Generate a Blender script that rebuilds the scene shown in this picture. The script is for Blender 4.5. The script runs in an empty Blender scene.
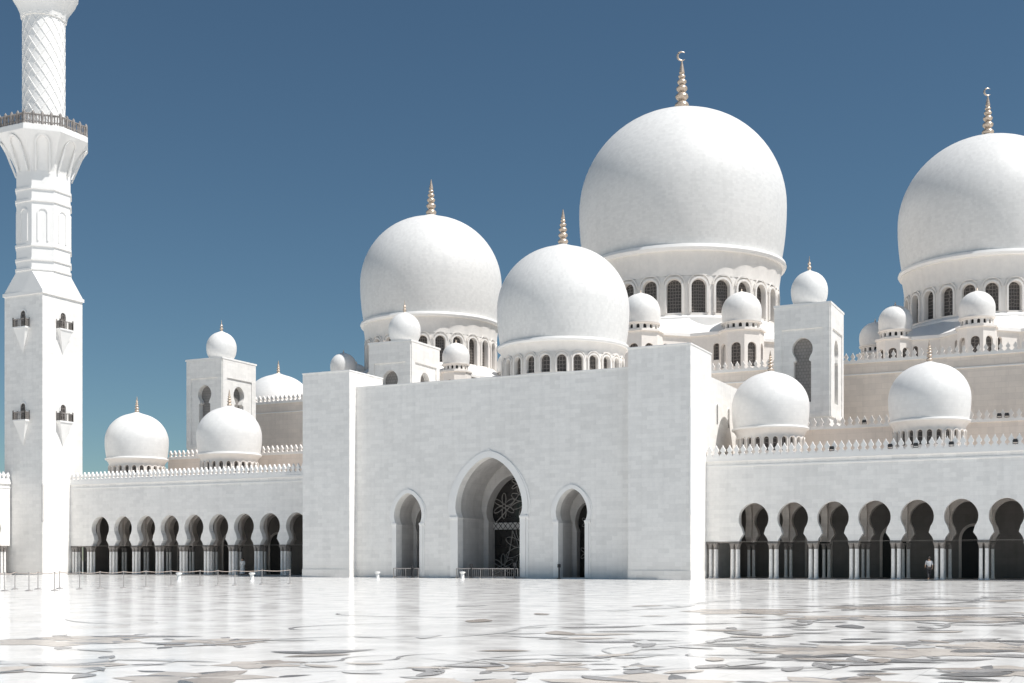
import bpy, math, random
from mathutils import Vector
random.seed(7)
R = math.radians; PI = math.pi
S = bpy.context.scene
COL = S.collection

# ------------------------------------------------------------------ camera, sky, sun, exposure
TH = R(26.1)                       # camera yaw; X runs along the facade, Y into the mosque
CT, ST = math.cos(TH), math.sin(TH)
F = 1225.0
cam = bpy.data.cameras.new('camera'); camo = bpy.data.objects.new('camera', cam); COL.objects.link(camo)
camo.location = (0, 0, 1.6); camo.rotation_euler = (R(90), 0, TH)
cam.sensor_width = 36; cam.lens = 36*F/1024; cam.shift_y = (560-341.5)/1024
cam.clip_start = .1; cam.clip_end = 6000
S.camera = camo

SUN_EL, SUN_AZ = R(61), R(2.5)       # azimuth measured from +X towards +Y
sd = Vector((math.cos(SUN_EL)*math.cos(SUN_AZ), math.cos(SUN_EL)*math.sin(SUN_AZ), math.sin(SUN_EL)))
w = bpy.data.worlds.new('World'); S.world = w; w.use_nodes = True
nt = w.node_tree; bg = nt.nodes['Background']
sky = nt.nodes.new('ShaderNodeTexSky'); sky.sky_type = 'NISHITA'; sky.sun_disc = False
sky.sun_elevation = SUN_EL; sky.sun_rotation = PI/2 - SUN_AZ
sky.altitude = 600; sky.air_density = 1.0; sky.dust_density = 0; sky.ozone_density = 6
hsv = nt.nodes.new('ShaderNodeHueSaturation'); hsv.inputs['Saturation'].default_value = 1.0; hsv.inputs['Value'].default_value = 1.0
nt.links.new(sky.outputs[0], hsv.inputs['Color']); tint = nt.nodes.new('ShaderNodeVectorMath'); tint.operation = 'MULTIPLY'; tint.inputs[1].default_value = (.96, 1.05, .93)
nt.links.new(hsv.outputs[0], tint.inputs[0]); nt.links.new(tint.outputs[0], bg.inputs[0])
bg.inputs[1].default_value = .046
sl = bpy.data.lights.new('sun', 'SUN'); sl.energy = 3.6; sl.angle = R(.5); sl.color = (1, .97, .93)
slo = bpy.data.objects.new('sun', sl); COL.objects.link(slo)
slo.rotation_euler = sd.to_track_quat('Z', 'Y').to_euler(); slo.location = (0, 0, 120)
S.view_settings.view_transform = 'Standard'; S.view_settings.look = 'None'
S.view_settings.gamma = 1; S.view_settings.exposure = .58
S.render.engine = 'CYCLES'
try: S.cycles.max_bounces = 8; S.cycles.diffuse_bounces = 5
except Exception: pass

# ------------------------------------------------------------------ materials
def mat(name):
    m = bpy.data.materials.new(name); m.use_nodes = True
    return m, m.node_tree.nodes, m.node_tree.links, m.node_tree.nodes['Principled BSDF']

def stone(name, col, rough=.5, blocks=None, mott=.06, scale=1.3, dirt=0.0, seam=.93, bump=.0, var=.9, polar=0):
    m, N, L, b = mat(name)
    geo = N.new('ShaderNodeNewGeometry')
    sep = N.new('ShaderNodeSeparateXYZ'); L.new(geo.outputs['Position'], sep.inputs[0])
    add = N.new('ShaderNodeMath'); add.operation = 'ADD'; L.new(sep.outputs[0], add.inputs[0]); L.new(sep.outputs[1], add.inputs[1])
    cmb = N.new('ShaderNodeCombineXYZ'); L.new(add.outputs[0], cmb.inputs[0]); L.new(sep.outputs[2], cmb.inputs[1])
    if polar:
        tc = N.new('ShaderNodeTexCoord'); so = N.new('ShaderNodeSeparateXYZ'); L.new(tc.outputs['Object'], so.inputs[0])
        at = N.new('ShaderNodeMath'); at.operation = 'ARCTAN2'; L.new(so.outputs[1], at.inputs[0]); L.new(so.outputs[0], at.inputs[1])
        am = N.new('ShaderNodeMath'); am.operation = 'MULTIPLY'; am.inputs[1].default_value = polar; L.new(at.outputs[0], am.inputs[0])
        L.new(am.outputs[0], cmb.inputs[0]); L.new(so.outputs[2], cmb.inputs[1])
    n1 = N.new('ShaderNodeTexNoise'); n1.inputs['Scale'].default_value = scale; n1.inputs['Detail'].default_value = 6; n1.inputs['Roughness'].default_value = .62
    L.new(geo.outputs['Position'], n1.inputs['Vector'])
    n2 = N.new('ShaderNodeTexNoise'); n2.inputs['Scale'].default_value = .16; n2.inputs['Detail'].default_value = 3
    L.new(geo.outputs['Position'], n2.inputs['Vector'])
    def ramp(src, lo, hi, a=.3, c=.7):
        mr = N.new('ShaderNodeMapRange'); mr.inputs[1].default_value = a; mr.inputs[2].default_value = c
        mr.inputs[3].default_value = lo; mr.inputs[4].default_value = hi; L.new(src, mr.inputs[0]); return mr.outputs[0]
    def mul(a, b_):
        k = N.new('ShaderNodeMath'); k.operation = 'MULTIPLY'; L.new(a, k.inputs[0]); L.new(b_, k.inputs[1]); return k.outputs[0]
    f = mul(ramp(n1.outputs[0], 1-mott, 1), ramp(n2.outputs[0], 1-mott*.8, 1))
    if blocks:
        br = N.new('ShaderNodeTexBrick'); br.inputs['Scale'].default_value = 1
        br.inputs['Brick Width'].default_value = blocks[0]; br.inputs['Row Height'].default_value = blocks[1]
        br.inputs['Mortar Size'].default_value = blocks[2]; br.inputs['Mortar Smooth'].default_value = .3
        br.inputs['Color1'].default_value = (1, 1, 1, 1); br.inputs['Color2'].default_value = (var, var, var, 1)
        br.inputs['Mortar'].default_value = (seam-.04,)*3+(1,); br.inputs['Bias'].default_value = -.25
        L.new(cmb.outputs[0], br.inputs['Vector'])
        bw = N.new('ShaderNodeRGBToBW'); L.new(br.outputs[0], bw.inputs[0]); f = mul(f, bw.outputs[0])
        if bump:
            bp = N.new('ShaderNodeBump'); bp.inputs['Strength'].default_value = bump; bp.inputs['Distance'].default_value = .02
            L.new(bw.outputs[0], bp.inputs['Height']); L.new(bp.outputs[0], b.inputs['Normal'])
    if dirt:
        # grime: vertical streaks washed down the wall and a splash band at the foot
        mp = N.new('ShaderNodeMapping'); mp.inputs['Scale'].default_value = (2.2, 2.2, .12)
        L.new(geo.outputs['Position'], mp.inputs[0])
        n3 = N.new('ShaderNodeTexNoise'); n3.inputs['Scale'].default_value = 1; n3.inputs['Detail'].default_value = 5
        L.new(mp.outputs[0], n3.inputs['Vector'])
        f = mul(f, ramp(n3.outputs[0], 1-dirt, 1, .32, .55))
        st = N.new('ShaderNodeMath'); st.operation = 'MULTIPLY_ADD'; L.new(n1.outputs[0], st.inputs[0]); st.inputs[1].default_value = -1.6
        L.new(sep.outputs[2], st.inputs[2])
        f = mul(f, ramp(st.outputs[0], 1-dirt*2.6, 1, -.6, .9))
    mx = N.new('ShaderNodeVectorMath'); mx.operation = 'SCALE'; mx.inputs[0].default_value = col
    L.new(f, mx.inputs['Scale']); L.new(mx.outputs[0], b.inputs['Base Color'])
    b.inputs['Roughness'].default_value = rough
    return m

def plain(name, col, rough=.5, metal=0, var=.15, scale=6):
    m, N, L, b = mat(name)
    n = N.new('ShaderNodeTexNoise'); n.inputs['Scale'].default_value = scale; n.inputs['Detail'].default_value = 4
    g = N.new('ShaderNodeNewGeometry'); L.new(g.outputs['Position'], n.inputs['Vector'])
    mr = N.new('ShaderNodeMapRange'); mr.inputs[1].default_value = .3; mr.inputs[2].default_value = .7; mr.inputs[3].default_value = 1-var; mr.inputs[4].default_value = 1
    L.new(n.outputs[0], mr.inputs[0])
    mx = N.new('ShaderNodeVectorMath'); mx.operation = 'SCALE'; mx.inputs[0].default_value = col
    L.new(mr.outputs[0], mx.inputs['Scale']); L.new(mx.outputs[0], b.inputs['Base Color'])
    b.inputs['Roughness'].default_value = rough; b.inputs['Metallic'].default_value = metal
    return m

M = {}
M['wall'] = stone('white_marble_blocks', (.94, .917, .88), .48, (.95, .36, .012), .07, 3.2, .05, .96, .2, .88)
M['smooth'] = stone('white_marble_smooth', (.90, .885, .86), .45, None, .05, 1.2)
M['dome'] = stone('dome_marble', (.80, .79, .77), .5, (.5, .3, .01), .035, 1.6, .03, .965, .15, .90, 14)
M['small_dome'] = stone('small_dome_marble', (.82, .81, .79), .5, (.5, .3, .01), .04, 2.2, 0, .97, .1, .93, 5)
M['cream'] = stone('cream_marble', (.88, .79, .705), .5, (1.2, .55, .02), .08, 1.2, .05, .93)
M['drum'] = stone('drum_marble', (.86, .82, .775), .5, None, .08, 1.6, .03)
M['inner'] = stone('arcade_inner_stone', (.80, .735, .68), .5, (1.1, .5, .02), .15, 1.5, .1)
M['deep'] = stone('back_wall_shade_stone', (.28, .255, .235), .45, (1.1, .6, .02), .2, 1.2, .1)  # dim arcade interior put into the colour: stone darkened for shade
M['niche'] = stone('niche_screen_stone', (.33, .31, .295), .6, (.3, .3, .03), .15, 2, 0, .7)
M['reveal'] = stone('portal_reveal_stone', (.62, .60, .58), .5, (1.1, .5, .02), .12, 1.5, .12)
M['shaft'] = plain('column_marble', (.90, .88, .85), .3, 0, .15, 5)
M['cap'] = plain('column_capital_metal', (.30, .275, .255), .5, .1, .4, 9)
M['rail'] = plain('weathered_stone_rail', (.34, .31, .29), .6, 0, .5, 3)
M['gold'] = plain('finial_gold_mosaic', (.68, .56, .45), .3, .4, .4, 6)
M['dark'] = plain('dark_glass', (.02, .018, .017), .12, 0, .3, 3)
M['black'] = plain('dark_doorway', (.012, .011, .010), .5, 0, .3, 3)
M['grille'] = plain('grille_metal', (.34, .32, .30), .4, .2, .2, 8)
M['steel'] = plain('brushed_steel', (.46, .43, .41), .4, .3, .2, 10)
M['belt'] = plain('tan_rope', (.62, .52, .45), .8, 0, .2, 10)
M['white'] = plain('white_paint', (.82, .82, .80), .4, 0, .08, 8)
M['charcoal'] = plain('charcoal_plastic', (.03, .03, .032), .5, 0, .2, 8)
M['skin'] = plain('skin', (.42, .27, .19), .55, 0, .1, 20)
M['hair'] = plain('black_hair', (.02, .016, .014), .6, 0, .2, 30)
M['robe'] = plain('white_cotton', (.78, .77, .74), .8, 0, .12, 12)
M['shirt'] = plain('pale_grey_cotton', (.45, .46, .48), .8, 0, .15, 12)
M['trouser'] = plain('black_cotton', (.022, .022, .026), .8, 0, .2, 12)

# window lattice: dark glass behind a fine pierced screen
def lattice():
    m, N, L, b = mat('window_lattice')
    g = N.new('ShaderNodeNewGeometry'); sp = N.new('ShaderNodeSeparateXYZ'); L.new(g.outputs['Position'], sp.inputs[0])
    ad = N.new('ShaderNodeMath'); ad.operation = 'ADD'; L.new(sp.outputs[0], ad.inputs[0]); L.new(sp.outputs[1], ad.inputs[1])
    cb = N.new('ShaderNodeCombineXYZ'); L.new(ad.outputs[0], cb.inputs[0]); L.new(sp.outputs[2], cb.inputs[1])
    v = N.new('ShaderNodeTexVoronoi'); v.inputs['Scale'].default_value = 2.6; v.inputs['Randomness'].default_value = .25; v.feature = 'DISTANCE_TO_EDGE'
    L.new(cb.outputs[0], v.inputs['Vector'])
    mr = N.new('ShaderNodeMapRange'); mr.inputs[1].default_value = .02; mr.inputs[2].default_value = .12; mr.inputs[3].default_value = 1; mr.inputs[4].default_value = 0
    L.new(v.outputs['Distance'], mr.inputs[0])
    mx = N.new('ShaderNodeMix'); mx.data_type = 'RGBA'; mx.inputs[6].default_value = (.06, .052, .048, 1); mx.inputs[7].default_value = (.24, .215, .195, 1)
    L.new(mr.outputs[0], mx.inputs[0]); L.new(mx.outputs[2], b.inputs['Base Color']); b.inputs['Roughness'].default_value = .55
    return m
M['lattice'] = lattice()

def floor_mat():
    m, N, L, b = mat('polished_white_marble')
    g = N.new('ShaderNodeNewGeometry')
    def noise(sc, det=5, ro=.6, dist=0):
        n = N.new('ShaderNodeTexNoise'); n.inputs['Scale'].default_value = sc; n.inputs['Detail'].default_value = det
        n.inputs['Roughness'].default_value = ro; n.inputs['Distortion'].default_value = dist
        L.new(g.outputs['Position'], n.inputs['Vector']); return n.outputs[0]
    def rmp(src, a, c, lo, hi):
        mr = N.new('ShaderNodeMapRange'); mr.inputs[1].default_value = a; mr.inputs[2].default_value = c
        mr.inputs[3].default_value = lo; mr.inputs[4].default_value = hi; L.new(src, mr.inputs[0]); return mr.outputs[0]
    def mul(a, b_):
        k = N.new('ShaderNodeMath'); k.operation = 'MULTIPLY'; L.new(a, k.inputs[0]); L.new(b_, k.inputs[1]); return k.outputs[0]
    f = mul(rmp(noise(.35, 6, .65, .6), .35, .6, .955, 1), rmp(noise(1.7, 6, .7, 1.2), .36, .5, .95, 1))
    br = N.new('ShaderNodeTexBrick'); br.inputs['Scale'].default_value = 1; br.offset = 0
    br.inputs['Brick Width'].default_value = 1.2; br.inputs['Row Height'].default_value = 1.2; br.inputs['Mortar Size'].default_value = .008
    br.inputs['Color1'].default_value = (1, 1, 1, 1); br.inputs['Color2'].default_value = (.955, .955, .955, 1); br.inputs['Mortar'].default_value = (.75, .75, .75, 1)
    L.new(g.outputs['Position'], br.inputs['Vector'])
    bw = N.new('ShaderNodeRGBToBW'); L.new(br.outputs[0], bw.inputs[0]); f = mul(f, bw.outputs[0])
    mx = N.new('ShaderNodeVectorMath'); mx.operation = 'SCALE'; mx.inputs[0].default_value = (.92, .90, .87)
    L.new(f, mx.inputs['Scale']); L.new(mx.outputs[0], b.inputs['Base Color'])
    L.new(rmp(noise(.8, 5, .6, .4), .35, .65, .10, .21), b.inputs['Roughness'])
    b.inputs['Specular IOR Level'].default_value = .42
    bp = N.new('ShaderNodeBump'); bp.inputs['Strength'].default_value = .03; bp.inputs['Distance'].default_value = .02
    L.new(noise(2.2, 3, .5), bp.inputs['Height']); L.new(bp.outputs[0], b.inputs['Normal'])
    return m
M['floor'] = floor_mat()
M['sand'] = stone('pale_paving', (.55, .52, .47), .7, None, .12, .4)
def inlay(name, col): 
    m = stone(name, col, .22, None, .32, 2.5, 0); m.node_tree.nodes['Principled BSDF'].inputs['Specular IOR Level'].default_value = .3; return m
M['in_beige'] = inlay('inlay_beige', (.74, .66, .58)); M['in_grey'] = inlay('inlay_grey', (.38, .365, .36)); M['in_dark'] = inlay('inlay_dark', (.15, .145, .15))
M['in_pale'] = inlay('inlay_pale_grey', (.80, .79, .77)); M['in_green'] = inlay('inlay_brown', (.50, .43, .37))

# ------------------------------------------------------------------ mesh helpers
def wloc(o):
    v = Vector((0, 0, 0))
    while o: v += o.location; o = o.parent
    return v

class MB:
    def __init__(s): s.v = []; s.f = []
    def add(s, vs, fs):
        n = len(s.v); s.v += [tuple(v) for v in vs]; s.f += [tuple(i+n for i in f) for f in fs]; return s
    def quad(s, a, b, c, d): return s.add([a, b, c, d], [(0, 1, 2, 3)])
    def box(s, x0, x1, y0, y1, z0, z1):
        v = [(x, y, z) for z in (z0, z1) for y in (y0, y1) for x in (x0, x1)]
        return s.add(v, [(0, 2, 3, 1), (4, 5, 7, 6), (0, 1, 5, 4), (2, 6, 7, 3), (0, 4, 6, 2), (1, 3, 7, 5)])
    def lathe(s, cx, cy, prof, n=48, rf=None, cap=True, ph=0):
        vs = []
        for (r, z) in prof:
            for i in range(n):
                a = 2*PI*i/n+ph; rr = r*(rf(a, z) if rf else 1)
                vs.append((cx+rr*math.cos(a), cy+rr*math.sin(a), z))
        fs = [(j*n+i, j*n+(i+1) % n, (j+1)*n+(i+1) % n, (j+1)*n+i) for j in range(len(prof)-1) for i in range(n)]
        if cap: fs += [tuple(range(n-1, -1, -1)), tuple((len(prof)-1)*n+i for i in range(n))]
        return s.add(vs, fs)
    def prism(s, pts, z0, z1):
        n = len(pts); vs = [(x, y, z0) for x, y in pts]+[(x, y, z1) for x, y in pts]
        return s.add(vs, [tuple(range(n-1, -1, -1)), tuple(range(n, 2*n))]+[(i, (i+1) % n, n+(i+1) % n, n+i) for i in range(n)])
    def tube(s, pts, r, n=6, closed=False):
        pts = [Vector(p) for p in pts]; vs = []; m = len(pts)
        for k, p in enumerate(pts):
            t = (pts[(k+1) % m]-pts[k-1]) if closed else (pts[min(k+1, m-1)]-pts[max(k-1, 0)])
            t.normalize(); up = Vector((0, 0, 1)) if abs(t.z) < .9 else Vector((1, 0, 0))
            a = t.cross(up).normalized(); b = t.cross(a)
            rr = r(k/(m-1)) if callable(r) else r
            for i in range(n):
                q = 2*PI*i/n; vs.append(p+a*rr*math.cos(q)+b*rr*math.sin(q))
        fs = []
        for k in range(m if closed else m-1):
            for i in range(n): fs.append((k*n+i, k*n+(i+1) % n, ((k+1) % m)*n+(i+1) % n, ((k+1) % m)*n+i))
        if not closed: fs += [tuple(range(n)), tuple((m-1)*n+i for i in range(n))]
        return s.add(vs, fs)
    def build(s, name, m, parent=None, ang=32, origin=None):
        off = wloc(parent) if parent else Vector((0, 0, 0))
        lo = Vector((0, 0, 0))
        if origin is not None: lo = Vector(origin)-off; off = Vector(origin)
        me = bpy.data.meshes.new(name); me.from_pydata([(x-off.x, y-off.y, z-off.z) for x, y, z in s.v], [], s.f)
        me.validate(); me.materials.append(m)
        me.polygons.foreach_set('use_smooth', [True]*len(me.polygons))
        try: me.set_sharp_from_angle(angle=R(ang))
        except Exception: pass
        o = bpy.data.objects.new(name, me); COL.objects.link(o); o.parent = parent; o.location = lo
        return o

def tag(o, label=None, cat=None, group=None, kind=None):
    if label: o['label'] = label
    if cat: o['category'] = cat
    if group: o['group'] = group
    if kind: o['kind'] = kind
    return o
def thing(name, label, cat, loc=(0, 0, 0), group=None):
    o = bpy.data.objects.new(name, None); COL.objects.link(o); o.location = loc; o.empty_display_size = .5
    return tag(o, label, cat, group)
def copy_tree(o, parent=None):
    kids = [c for c in bpy.data.objects if c.parent == o]
    c = o.copy(); COL.objects.link(c); c.parent = parent
    for k in kids: copy_tree(k, c)
    return c

# point maps: (u along, h up, d inward) -> world
def plane_y(Y, X0=0): return lambda u, h, d: (X0+u, Y+d, h)            # wall facing -Y
def plane_x(X, Y0=0): return lambda u, h, d: (X-d, Y0+u, h)            # wall facing +X
def cyl(cx, cy, r, a0): return lambda u, h, d: (cx+(r-d)*math.cos(a0+u/r), cy+(r-d)*math.sin(a0+u/r), h)

# opening outlines: (half width, height) with rising height, last half width 0
def round_arch(w, h0, hs, rise=None, n=8):
    rise = rise or w
    return [(w, h0), (w, hs)]+[(w*math.cos(a), hs+rise*math.sin(a)) for a in [PI/2*i/n for i in range(1, n)]]+[(0, hs+rise)]
def keyhole(wb, h0, hn, wn, rc, hc, point=.0, n=14, flare=None):
    # wb half width of the lower opening, neck wn at hn, bulb radius rc centred at hc, slightly pointed crown
    p = [(wb, h0)]
    if flare: p += [(wb, h0+.02), (wb*.93, h0+(hn-h0)*.4), (wb*.83, h0+(hn-h0)*.7), (wn, hn)]
    else: p += [(wb, hn-.18), (wn, hn-.1), (wn, hn)]
    a0 = -math.acos(min(1, wn/rc)); 
    for i in range(1, n+1):
        a = a0+(PI/2-a0)*i/n; c = math.cos(a) if i < n else 0
        k = max(0, math.sin(a)); p.append((rc*c*(1-.0*k), max(hc+rc*math.sin(a)*(1+point*k**3), p[-1][1]+.002)))
    return p

def bay(mb, mp, half0, half1, zb, zt, prof, T, nu=1, sides=(1, 1), back=True, front=True):
    # wall panel from -half0..half1, zb..zt with one opening; front and back skins and the reveal
    for sg, hf in ((-1, half0), (1, half1)):
        rows = list(prof)
        for d in ([0] if front else [])+([T] if back else []):
            hs = []
            if rows[0][1] > zb+1e-4: hs.append((rows[0][0], zb))
            hs += rows
            for (w0, a), (w1, b) in zip(hs, hs[1:]):
                for k in range(nu):
                    q = lambda w_, h_, t_: mp(sg*(w_+(hf-w_)*t_), h_, d)
                    mb.quad(q(w0, a, k/nu), q(w0, a, (k+1)/nu), q(w1, b, (k+1)/nu), q(w1, b, k/nu))
            for k in range(nu):
                mb.quad(mp(sg*hf*k/nu, rows[-1][1], d), mp(sg*hf*(k+1)/nu, rows[-1][1], d), mp(sg*hf*(k+1)/nu, zt, d), mp(sg*hf*k/nu, zt, d))
            if rows[0][1] > zb+1e-4:
                mb.quad(mp(0, zb, d), mp(sg*rows[0][0], zb, d), mp(sg*rows[0][0], rows[0][1], d), mp(0, rows[0][1], d))
        for (w0, a), (w1, b) in zip(rows, rows[1:]):
            mb.quad(mp(sg*w0, a, 0), mp(sg*w0, a, T), mp(sg*w1, b, T), mp(sg*w1, b, 0))
        mb.quad(mp(0, rows[0][1], 0), mp(0, rows[0][1], T), mp(sg*rows[0][0], rows[0][1], T), mp(sg*rows[0][0], rows[0][1], 0))
def pane(mb, mp, prof, d, grow=.02):
    L_ = [mp(-(w+grow), h, d) for w, h in prof]; R_ = [mp(w+grow, h, d) for w, h in prof]
    for i in range(len(prof)-1): mb.quad(L_[i], R_[i], R_[i+1], L_[i+1])
def moulding(mb, mp, prof, wd, proud, d0=0):
    # raised band following the outline of an opening
    pts = [Vector((w, h)) for w, h in prof]; pts = [Vector((-p.x, p.y)) for p in pts[::-1][1:]][::-1][:0] + pts
    full = [Vector((-p.x, p.y)) for p in pts]+[p for p in pts[::-1][1:]]
    out = []
    for i, p in enumerate(full):
        a = full[max(i-1, 0)]; b = full[min(i+1, len(full)-1)]; t = (b-a)
        if t.length < 1e-6: t = Vector((1, 0))
        t.normalize(); n = Vector((-t.y, t.x)); out.append(p+n*wd)
    for i in range(len(full)-1):
        a, b, c, d = full[i], full[i+1], out[i+1], out[i]
        P = lambda q, dd: mp(q.x, q.y, dd)
        e = d0-proud
        mb.quad(P(a, e), P(b, e), P(c, e), P(d, e)); mb.quad(P(c, e), P(d, e), P(d, d0), P(c, d0)); mb.quad(P(a, e), P(b, e), P(b, d0+.02), P(a, d0+.02))

MERLON = [(.0, 0), (.29, 0), (.27, .12), (.13, .22), (.11, .34), (.22, .46), (.24, .58), (.15, .72), (.06, .86), (0, 1.02)]
def crenels(mb, mp, u0, u1, z, sp=.66, sc=1.0, T=.28, d0=0):
    n = max(1, round((u1-u0)/sp)); s_ = (u1-u0)/n
    half = [(w*sc, h*sc) for w, h in MERLON]
    for i in range(n):
        u = u0+(i+.5)*s_
        ol = [(u+w, z+h) for w, h in half[1:]]+[(u-w, z+h) for w, h in half[1:-1][::-1]]
        k = len(ol)
        # star-shaped outline: fan both skins as quads across the width
        vs = [mp(a, b, d0) for a, b in ol]+[mp(a, b, d0+T) for a, b in ol]
        m_ = len(half)-1; fs = []
        for j in range(m_-1):
            l0 = (k-j) % k if False else None
        idx = lambda j, side: j if side > 0 else (k-1-j)
        for j in range(m_-2):
            fs.append((idx(j, 1), idx(j+1, 1), idx(j+1, -1), idx(j, -1))); fs.append(tuple(q+k for q in (idx(j, 1), idx(j, -1), idx(j+1, -1), idx(j+1, 1))))
        fs.append((m_-2, m_-1, m_)); fs.append((m_-2+k, m_+k, m_-1+k))
        fs += [(j, j+k, (j+1) % k+k, (j+1) % k) for j in range(k)]
        mb.add(vs, fs)

# ------------------------------------------------------------------ setting: ground, courtyard and its inlays
g = MB(); g.quad((-3000, -3000, -.12), (3000, -3000, -.12), (3000, 3000, -.12), (-3000, 3000, -.12)); tag(g.build('ground', M['sand']), kind='structure')
g = MB(); g.quad((-190, -120, 0), (90, -120, 0), (90, 230, 0), (-190, 230, 0)); tag(g.build('courtyard_floor', M['floor']), kind='structure')

def ground(px, py):                                   # photo pixel on the floor -> floor point
    z = F*1.6/(py-560); x = (px-512)/F*z
    return (x*CT-z*ST, x*ST+z*CT)
IN = {k: MB() for k in ('in_beige', 'in_grey', 'in_dark', 'in_pale', 'in_green')}
LV = {'in_pale': .004, 'in_beige': .008, 'in_green': .012, 'in_grey': .016, 'in_dark': .020}
ZC = [0]
def blob(k, pts):
    ZC[0] += 1
    cx = sum(p[0] for p in pts)/len(pts); cy = sum(p[1] for p in pts)/len(pts); z = .004+ZC[0]*.00002
    n = len(pts); IN[k].add([(cx, cy, z)]+[(x, y, z) for x, y in pts], [(0, 1+i, 1+(i+1) % n) for i in range(n)])
def leaf(k, x, y, a, l, w_, bend=.15):
    pts = []
    for i in range(13):
        t = i/12; pts.append((l*t, w_*math.sin(PI*t**.8)*.5+bend*l*math.sin(PI*t)))
    for i in range(11, 0, -1):
        t = i/12; pts.append((l*t, -w_*math.sin(PI*t**.8)*.5+bend*l*math.sin(PI*t)))
    c, s = math.cos(a), math.sin(a)
    blob(k, [(x+p*c-q*s, y+p*s+q*c) for p, q in pts])
def ribbon(k, pts, wd):
    ZC[0] += 1; z = .004+ZC[0]*.00002; P = [Vector(p) for p in pts]; L_, R_ = [], []
    for i, p in enumerate(P):
        t = (P[min(i+1, len(P)-1)]-P[max(i-1, 0)]).normalized(); n = Vector((-t.y, t.x)); q = wd*(.35+.65*math.sin(PI*(i+.5)/len(P)))
        L_.append(p+n*q/2); R_.append(p-n*q/2)
    n = len(P); IN[k].add([(p.x, p.y, z) for p in L_+R_], [(i, i+1, n+i+1, n+i) for i in range(n-1)])
def flower(x, y, r, col, edge, seed, n=6, core=True):
    rd = random.Random(seed); a0 = rd.random()*6
    for i in range(n):
        a = a0+2*PI*i/n+rd.uniform(-.12, .12); rr = r*rd.uniform(.8, 1.2); c, s = math.cos(a), math.sin(a)
        ox, oy = x+.1*r*c, y+.1*r*s; wd = rr*rd.uniform(.6, .95)
        leaf(rd.choice((col, col, 'in_green' if col == 'in_beige' else 'in_beige', 'in_beige')), ox, oy, a, rr, wd, .05)
        q = rd.choice((-1, 1))                        # one flank of the petal in darker stone
        if rd.random() < .75: leaf(rd.choice((edge, edge, 'in_dark')), ox+.15*rr*c-q*.3*wd*s, oy+.15*rr*s+q*.3*wd*c, a, rr*.75, wd*.24, q*.06)
        if rd.random() < .5: leaf(edge, x+rr*1.08*c, y+rr*1.08*s, a+rd.uniform(-.9, .9), rr*.5, rr*.2, .1)
def vine(k, px, py, a, L_, curl, wd, leaves=0, seed=0, lk='in_grey'):
    rd = random.Random(seed); x, y = ground(px, py); pts = [(x, y)]
    n = 40
    for i in range(n):
        a += curl*(1 if i < n*.55 else -1.3)/n; x += L_/n*math.cos(a); y += L_/n*math.sin(a); pts.append((x, y))
        if leaves and i % max(1, n//leaves) == 3:
            leaf(lk, x, y, a+rd.choice((-1, 1))*rd.uniform(.5, 1.1), rd.uniform(.7, 1.3), rd.uniform(.25, .42), rd.uniform(-.15, .15))
    ribbon(k, pts, wd)
for (px, py, r, c, e, n) in [(62, 641, 1.35, 'in_beige', 'in_grey', 6), (110, 638, .9, 'in_beige', 'in_grey', 5), (215, 642, 1.15, 'in_beige', 'in_grey', 7), (262, 664, .7, 'in_beige', 'in_pale', 6),
                         (190, 678, .95, 'in_green', 'in_dark', 6), (530, 667, .8, 'in_green', 'in_grey', 7), (650, 684, 1.2, 'in_beige', 'in_grey', 5), (845, 684, 1.1, 'in_beige', 'in_grey', 6),
                         (800, 651, 1.2, 'in_beige', 'in_pale', 6), (868, 651, 1.35, 'in_beige', 'in_grey', 7), (925, 652, 1.1, 'in_beige', 'in_grey', 6), (1010, 648, 1.4, 'in_beige', 'in_grey', 6), (1005, 672, .9, 'in_beige', 'in_pale', 5),
                         (745, 612, 2.0, 'in_beige', 'in_grey', 6), (905, 608, 2.3, 'in_green', 'in_grey', 7), (955, 619, 2.1, 'in_beige', 'in_grey', 6), (855, 618, 1.8, 'in_green', 'in_grey', 5),
                         (455, 686, 1.0, 'in_beige', 'in_pale', 6), (40, 666, 1.3, 'in_pale', 'in_grey', 6), (1000, 600, 2.6, 'in_pale', 'in_grey', 6)]:
    x, y = ground(px, py); flower(x, y, r, c, e, int(px), n)
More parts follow.
